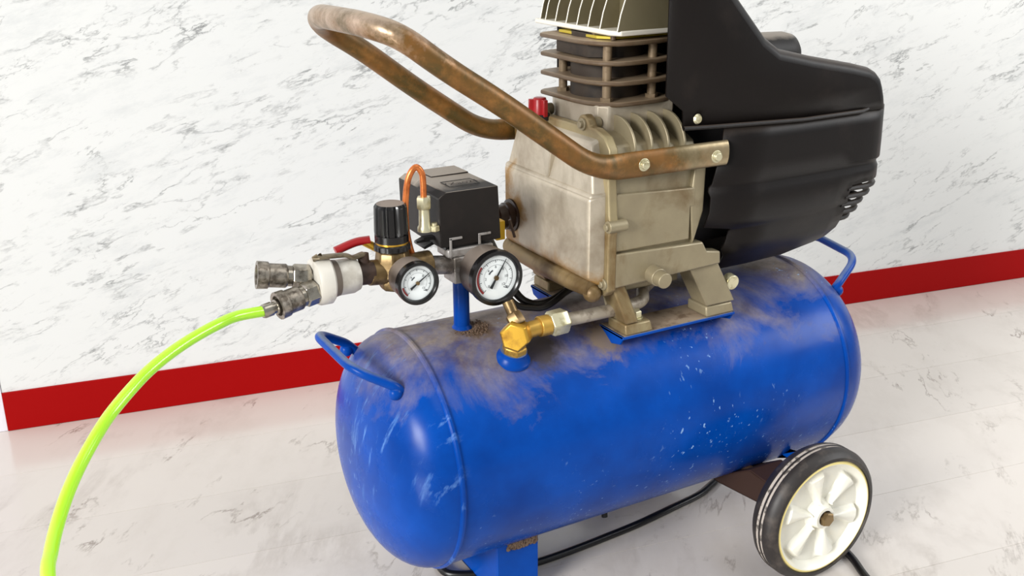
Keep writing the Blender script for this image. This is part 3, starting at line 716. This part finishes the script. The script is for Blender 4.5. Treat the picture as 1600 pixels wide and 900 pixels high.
def shell(rings):
    V = [[bm.verts.new(p) for p in r] for r in rings]
    for i in range(len(V)-1):
        for k in range(4): bm.faces.new((V[i][k], V[i][(k+1) % 4], V[i+1][(k+1) % 4], V[i+1][k]))
    bm.faces.new(V[0]); bm.faces.new(V[-1][::-1])
shell([ring(.183, .0880, .340, .4400), ring(.1655, .0850, .350, .4350), ring(.1630, .0830, .353, .4325)])
# upper tier slopes back to the flange
hexa(bm, [(.1675, -.084, .436), (.1675, .084, .436), (.184, .087, .436), (.184, -.087, .436), (.1740, -.070, .4850), (.1740, .070, .4850), (.184, .074, .490), (.184, -.074, .490)])
# step bead between tiers
hexa(bm, [(.1635, -.0855, .4330), (.1635, .0855, .4330), (.183, .088, .4330), (.183, -.088, .4330), (.1660, -.0850, .4385), (.1660, .0850, .4385), (.183, .088, .4385), (.183, -.088, .4385)])
lid = lab(obj('crankcase_lid', bm, ALU_LID, cc, .0028, 3), 'cast lid with stepped panels, lit side painted pale')
bm = BM(); hexa(bm, [(.1660, -.0035, .4390), (.1660, .0015, .4390), (.175, .0015, .4390), (.175, -.0035, .4390), (.1630, -.0160, .484), (.1630, .0110, .484), (.178, .0110, .486), (.178, -.0160, .486)]); obj('lid_gusset', bm, ALU_LID, cc, .0015)
bm = BM(); tube(bm, [(.1720, -.083, .3410), (.1700, -.05, .3395), (.1690, 0, .339), (.1700, .05, .3395), (.1720, .086, .3410)], .0105, 20)
bmesh.ops.create_icosphere(bm, subdivisions=3, radius=.0095, matrix=Matrix.Translation((.1720, -.080, .3350)))
lab(obj('lid_lower_lip', bm, cast_alu('oil_wet_casting', lin(150, 126, 84), lin(78, 54, 18), .40, .58), cc), 'oil-wet brown lower lip')
bm = BM(); lathe(bm, (.1640, .068, .3815), (-1, 0, 0), [(-.002, 0), (-.002, .0185), (.003, .0180), (.004, .0150), (.010, .0150), (.011, .0135), (.020, .0130), (.022, .0110), (.022, 0)], 32); lab(obj('oil_sight_glass', bm, plain('dark_brown_bezel', lin(44, 26, 16), .3), cc), 'dark brown sight-glass ring')
# red wing cap of the oil filler
bm = BM(); c = Vector((.176, .030, .492)); rod(bm, c, c+Vector((0, 0, .006)), .011, 24); rc = lab(obj('filler_neck', bm, DGREY, cc), 'dark filler neck')
bm = BM()
lathe(bm, c+Vector((0, 0, .005)), (0, 0, 1), [(0, 0), (0, .0080), (.016, .0072), (.018, .006), (.018, 0)], 24)
for a in (0, 2.1, 4.2):
    q = c+Vector((0, 0, .004)); e = Vector((cos(a+.6), sin(a+.6), 0)); s_ = Vector((-e.y, e.x, 0))*.0026
    b_ = [q-s_, q+e*.0115-s_, q+e*.0115+s_, q+s_]; hexa(bm, b_+[v+Vector((0, 0, .0175)) for v in b_])
lab(obj('red_cap', bm, REDP, rc, .0008), 'red wing cap')

# cylinder, cooling fins, studs, head
bm = BM()
prism(bm, [(.197, .030), (.197, -.044), (.206, -.054), (.285, -.054), (.285, .054), (.206, .054)], .486, .5160, 'z')
prism(bm, [(.202, -.050), (.290, -.050), (.290, .050), (.202, .050)], .512, .516, 'z')
obj('cylinder_base', bm, ALU_LID, cc, .002)
bm = BM(); lathe(bm, (.240, .002, .512), (0, 0, 1), [(0, 0), (0, .0375), (.070, .0375), (.070, 0)], 48)
prism(bm, [(.200, -.022), (.214, -.034), (.226, -.034), (.226, .036), (.200, .036)], .5600, .576, 'z')
cyl = lab(obj('cylinder', bm, CYLM, root), 'dark dusty cast-iron cylinder')
FO = [(.1900, .052), (.1905, -.012), (.1930, -.030), (.1990, -.046), (.2120, -.0580), (.2240, -.0600), (.2600, -.0590), (.2780, -.0540), (.2860, -.0440), (.2880, .040), (.276, .058), (.212, .060), (.1960, .057)]
for i, z in enumerate((.5165, .5370, .5565, .5755)):
    k = 1-.012*i*0; bm = BM()
    cx, cy = .239, 0
    prism(bm, [(cx+(x-cx)*(1.0 if i < 3 else 1.02), cy+(y-cy)) for x, y in FO], z-.0023, z+.0023, 'z'); obj('cooling_fin', bm, FINM, cyl, .0016, 2)
for (x, y) in ((.209, -.044), (.262, -.046), (.207, .034), (.262, .044)):
    bm = BM(); rod(bm, (x, y, .510), (x, y, .5775), .0046, 16); rod(bm, (x, y, .5185), (x, y, .5225), .0062, 6); obj('stud', bm, STUD, cyl)
bm = BM(); prism(bm, [(.2050, -.030), (.2050, .040), (.285, .04), (.285, -.044), (.216, -.044)], .5785, .5812, 'z'); lab(obj('gasket', bm, OLIVE, cyl, .0004), 'yellowish head gasket')
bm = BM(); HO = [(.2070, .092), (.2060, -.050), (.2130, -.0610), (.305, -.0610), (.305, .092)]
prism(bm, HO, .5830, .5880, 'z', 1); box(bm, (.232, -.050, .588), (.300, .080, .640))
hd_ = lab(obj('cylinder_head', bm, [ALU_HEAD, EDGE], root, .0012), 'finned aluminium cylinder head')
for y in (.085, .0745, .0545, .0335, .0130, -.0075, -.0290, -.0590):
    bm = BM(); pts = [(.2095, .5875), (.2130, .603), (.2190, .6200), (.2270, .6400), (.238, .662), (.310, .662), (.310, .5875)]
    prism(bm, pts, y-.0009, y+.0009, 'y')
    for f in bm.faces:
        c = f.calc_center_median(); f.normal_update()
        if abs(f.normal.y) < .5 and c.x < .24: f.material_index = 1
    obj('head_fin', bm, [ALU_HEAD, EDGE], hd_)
bm = BM()   # pale edge material sits on the left fin edges and base flange
bm.free()
for (x, y) in ((.211, -.018), (.214, -.046)):
    bm = BM(); rod(bm, (x, y, .5785), (x, y, .5835), .0028, 12); obj('head_bolt', bm, FINM, hd_)

# ------------------------------------------------------------------ motor and shroud
bm = BM(); lathe(bm, (.296, 0, .420), (1, 0, 0), [(0, 0), (0, .070), (.008, .078), (.150, .078), (.160, .068), (.160, .02), (.185, .02), (.185, 0)], 48); lab(obj('motor', bm, DGREY, root), 'dark motor body inside the shroud')
bm = BM()
for k in range(7):
    a = 2*pi*k/7; e = Vector((0, cos(a), sin(a))); s_ = Vector((.006, -e.z*.012, e.y*.012)); c0 = Vector((.490, 0, .42))
    b_ = [c0+e*.018-s_, c0+e*.062-s_, c0+e*.062+s_, c0+e*.018+s_]; hexa(bm, [v-Vector((.0008, 0, 0)) for v in b_]+[v+Vector((.0008, 0, 0)) for v in b_])
lathe(bm, (.480, 0, .42), (1, 0, 0), [(0, 0), (0, .02), (.016, .02), (.016, 0)], 24)
obj('fan', bm, DGREY, root)
YS = .100
UO = [(.2395, .6900), (.2400, .5290), (.2610, .5130), (.2620, .4955), (.300, .4935), (.420, .4885), (.545, .4885), (.5420, .5020), (.5385, .5120), (.5340, .5215), (.5260, .5290), (.5150, .5345), (.490, .5405), (.430, .5525), (.385, .5630), (.365, .5760), (.327, .6160), (.300, .6480), (.288, .6700), (.284, .6900)]
bm = BM()
A = [bm.verts.new((x, -YS, z)) for x, z in UO]; B = [bm.verts.new((x, YS, z)) for x, z in UO]
bm.faces.new(A); bm.faces.new(B[::-1])
for i in range(6, len(UO)-1): bm.faces.new((A[i], B[i], B[i+1], A[i+1]))
bm.faces.new((A[-1], B[-1], B[0], A[0]))
sh = obj('shroud', bm, BLK, root, 0, smooth=40)
md = sh.modifiers.new('bevel', 'BEVEL'); md.width = .011; md.segments = 5; md.limit_method = 'ANGLE'; md.angle_limit = radians(50)
md = sh.modifiers.new('solid', 'SOLIDIFY'); md.thickness = .002; md.offset = -1
lab(sh, 'black plastic motor and fan shroud')
bm = BM()   # lip along the lower edge of the upper shell
LP = [(.2620, .4955), (.300, .4935), (.420, .4885), (.505, .4890), (.530, .4925)]
bm.free()
for sg in (-1, 1):
    bm = BM(); tube(bm, [(x, sg*(YS+.0005-(.006 if x > .52 else 0)), z) for x, z in LP], .0022, 8); obj('shroud_lip', bm, BLK, sh)
# lower half-barrel shell with ridges
pf = [(-.0985, .4900, .316), (-.0990, .4720, .314), (-.0995, .4500, .308), (-.0995, .4330, .3035), (-.0960, .4290, .3020), (-.0958, .4250, .3020), (-.0985, .4200, .3035), (-.0985, .4040, .3030), (-.0960, .3880, .2985),
      (-.0930, .3800, .3370), (-.0895, .3760, .3370), (-.0880, .3640, .3350), (-.0850, .3560, .3330), (-.0780, .3440, .3420), (-.0700, .3360, .3460), (-.0600, .3260, .352), (-.0450, .3170, .356), (-.0250, .3110, .36), (0, .3090, .36)]
prow = pf + [(-y, z, x) for y, z, x in pf[-2::-1]]
stations = [0, .3, .6, .8, .9, 1.0]
XE, RC = .526, .037
def shp(y, z, x):
    """shrink the barrel toward its closed end"""
    if x > .43 and z < .43:
        k = min((x-.43)/.13, 1); z = .43-(.43-z)*(1-.24*k**1.9); y = y*(1-.05*k*(1 if z < .40 else .2))
    return (x, y, z)
bm = BM(); rows = []
for y, z, xl in prow:
    row = [Vector(shp(y, z, xl+(XE-xl)*s)) for s in stations]
    for k in range(1, 7):
        a = pi/2*k/6; x = XE+RC*sin(a); ins = RC*(1-cos(a)); yy = (abs(y)-ins*min(1, abs(y)/.07))*(1 if y > 0 else -1) if y else 0
        row.append(Vector(shp(yy, z, x)))
    rows.append(row)
V = grid(bm, rows)
# open the low corner where the vent slats are
dele = [f for f in bm.faces if f.calc_center_median().z < .408 and f.calc_center_median().x > .504]
bmesh.ops.delete(bm, geom=dele, context='FACES')
# closed end plate above the vents
end = [row[-1] for row in rows if row[-1].z >= .405]
lft = sorted([p for p in end if p.y < 0], key=lambda p: -p.z); rgt = sorted([p for p in end if p.y > 0], key=lambda p: -p.z)
m = min(len(lft), len(rgt))
for i in range(m-1): bm.faces.new([bm.verts.new(p) for p in (lft[i], lft[i+1], rgt[i+1], rgt[i])])
bmesh.ops.remove_doubles(bm, verts=bm.verts, dist=1e-5)
lo = obj('shroud_barrel', bm, BLK, sh, 0, smooth=45)
md = lo.modifiers.new('solid', 'SOLIDIFY'); md.thickness = .0022; md.offset = -1
def prof_y(z):   # half width of the barrel at height z (before the end taper)
    for (y0, z0, _), (y1, z1, _) in zip(pf, pf[1:]):
        if z1 <= z <= z0: return abs(y0+(y1-y0)*(z0-z)/(z0-z1+1e-9))
    return .05
for i in range(7):
    zz = .4015-.0100*i; zi = .43-(.43-zz)/.80; w = prof_y(max(zi, .310))*.965
    xe = .5600-.0040*i; pts = []
    xs0 = .500
    rc = .034; path = [(xs0, -w)]
    for k in range(7):
        a = pi/2*k/6; path.append((xe-rc+rc*sin(a), -w+rc*(1-cos(a))))
    path += [(x, -y) for x, y in path[::-1]]
    bm = BM(); tube(bm, [(x, y, zz) for x, y in path], .002, 8, shape=lambda t, p: (.0032, .0036)); obj('vent_slat', bm, BLK, sh)
bm = BM()
rod(bm, (.2785, -.1010, .5035), (.2785, -.1030, .5035), .0052, 20, .0038)
lab(obj('shroud_screw', bm, ZINC, sh), 'pale yellow-zinc screw')
# rounded black housing showing beyond the shroud
bm = BM(); lathe(bm, (.455, .060, .5330), (1, .0, -.03), [(0, 0), (0, .026), (.075, .026), (.086, .0235), (.093, .017), (.095, 0)], 40); lab(obj('capacitor_housing', bm, BLKD, root), 'rounded black capacitor housing behind the shroud')

# ------------------------------------------------------------------ rusty lifting handle
HP = [(.3180, -.1000, .4655), (.2200, -.1005, .4665), (.1600, -.1000, .4670), (.0600, -.0990, .5390), (.0080, -.0970, .5730), (-.0330, -.0950, .6040), (-.0520, -.0600, .6110), (-.0520, .0500, .6090),
      (-.0280, .0950, .5920), (.0100, .0985, .5680), (.0680, .0995, .5240), (.1330, .1000, .4790), (.1600, .1000, .4700), (.2000, .1005, .4700), (.3000, .1000, .4655)]
rr = [0, .01, .055, .03, .03, .026, .03, .03, .03, .03, .03, .02, .02, .01, 0]
P = fillet(HP, rr, 8)
# resample evenly
def resample(P, step):
    out = [P[0]]; acc = 0
    for a, b in zip(P, P[1:]):
        d = (b-a).length
        while acc+d >= step:
            t = (step-acc)/d; a = a+(b-a)*t; out.append(a); d = (b-a).length; acc = 0
        acc += d
    out.append(P[-1]); return out
P = resample(P, .006)
def hshape(t, p):
    k = min(max((p.x-.150)/.045, 0), 1) if p.z < .49 else 0
    k = k*k*(3-2*k); return (.0108+.0022*k, .0108-.0060*k)
bm = BM(); tube(bm, P, .0108, 24, shape=hshape)
hn = lab(obj('lifting_handle', bm, RUST, root), 'rusty bent steel tube handle with flattened ends')
for (x, z) in ((.2130, .4665), (.3020, .4640)):
    for s in (-1, 1):
        bm = BM(); rod(bm, (x, s*.104, z), (x, s*.1056, z), .0064, 24); rod(bm, (x, s*.1050, z), (x, s*.1090, z), .0050, 24, .0040); rod(bm, (x, s*.088, z), (x, s*.103, z), .004)
        lab(obj('handle_bolt', bm, ZINC, hn, .0005), 'round-headed handle bolt')

# ------------------------------------------------------------------ power cord on the floor
bm = BM()
tube(bm, smooth_path([(.40, -.34, .0045), (.432, -.242, .0045), (.450, -.195, .0045), (.470, -.10, .0045), (.480, -.03, .0045), (.460, .02, .0045), (.417, .004, .0045), (.385, -.009, .0045), (.339, -.017, .0045), (.280, -.026, .0045), (.236, -.030, .0045), (.189, -.033, .0045), (.138, -.034, .0045), (.10, -.03, .0045), (.05, -.012, .0045), (.036, .008, .0045), (.050, .045, .0045), (.10, .075, .0045), (.2, .10, .0045)], 8), .0044, 14)
lab(obj('power_cord', bm, CORD, root), 'black power cord lying on the floor')

# ------------------------------------------------------------------ green air hose
PH = [(-0.144, -0.0222, 0.3586), (-0.1725, -0.0305, 0.3617), (-0.1928, -0.0424, 0.362), (-0.2156, -0.0551, 0.3598), (-0.238, -0.0691, 0.3562), (-0.2601, -0.0844, 0.3508), (-0.2793, -0.1011, 0.3444), (-0.2999, -0.1196, 0.335), (-0.3154, -0.1386, 0.3272), (-0.3321, -0.1599, 0.3159), (-0.345, -0.1812, 0.3065), (-0.3558, -0.2033, 0.297), (-0.3632, -0.2243, 0.2907), (-0.3681, -0.2445, 0.2866), (-0.3721, -0.2895, 0.2666), (-0.3821, -0.3445, 0.2116), (-0.3981, -0.3945, 0.1366), (-0.4181, -0.4345, 0.0666), (-0.4681, -0.4845, 0.012), (-0.5681, -0.5545, 0.0052), (-0.8181, -0.6045, 0.0051)]
bm = BM(); tube(bm, smooth_path(PH, 8), .0050, 20)
hz = obj('air_hose', bm, HOSE)
hz['label'] = 'lime green air hose plugged into the quick coupler and drooping to the floor'; hz['category'] = 'hose'
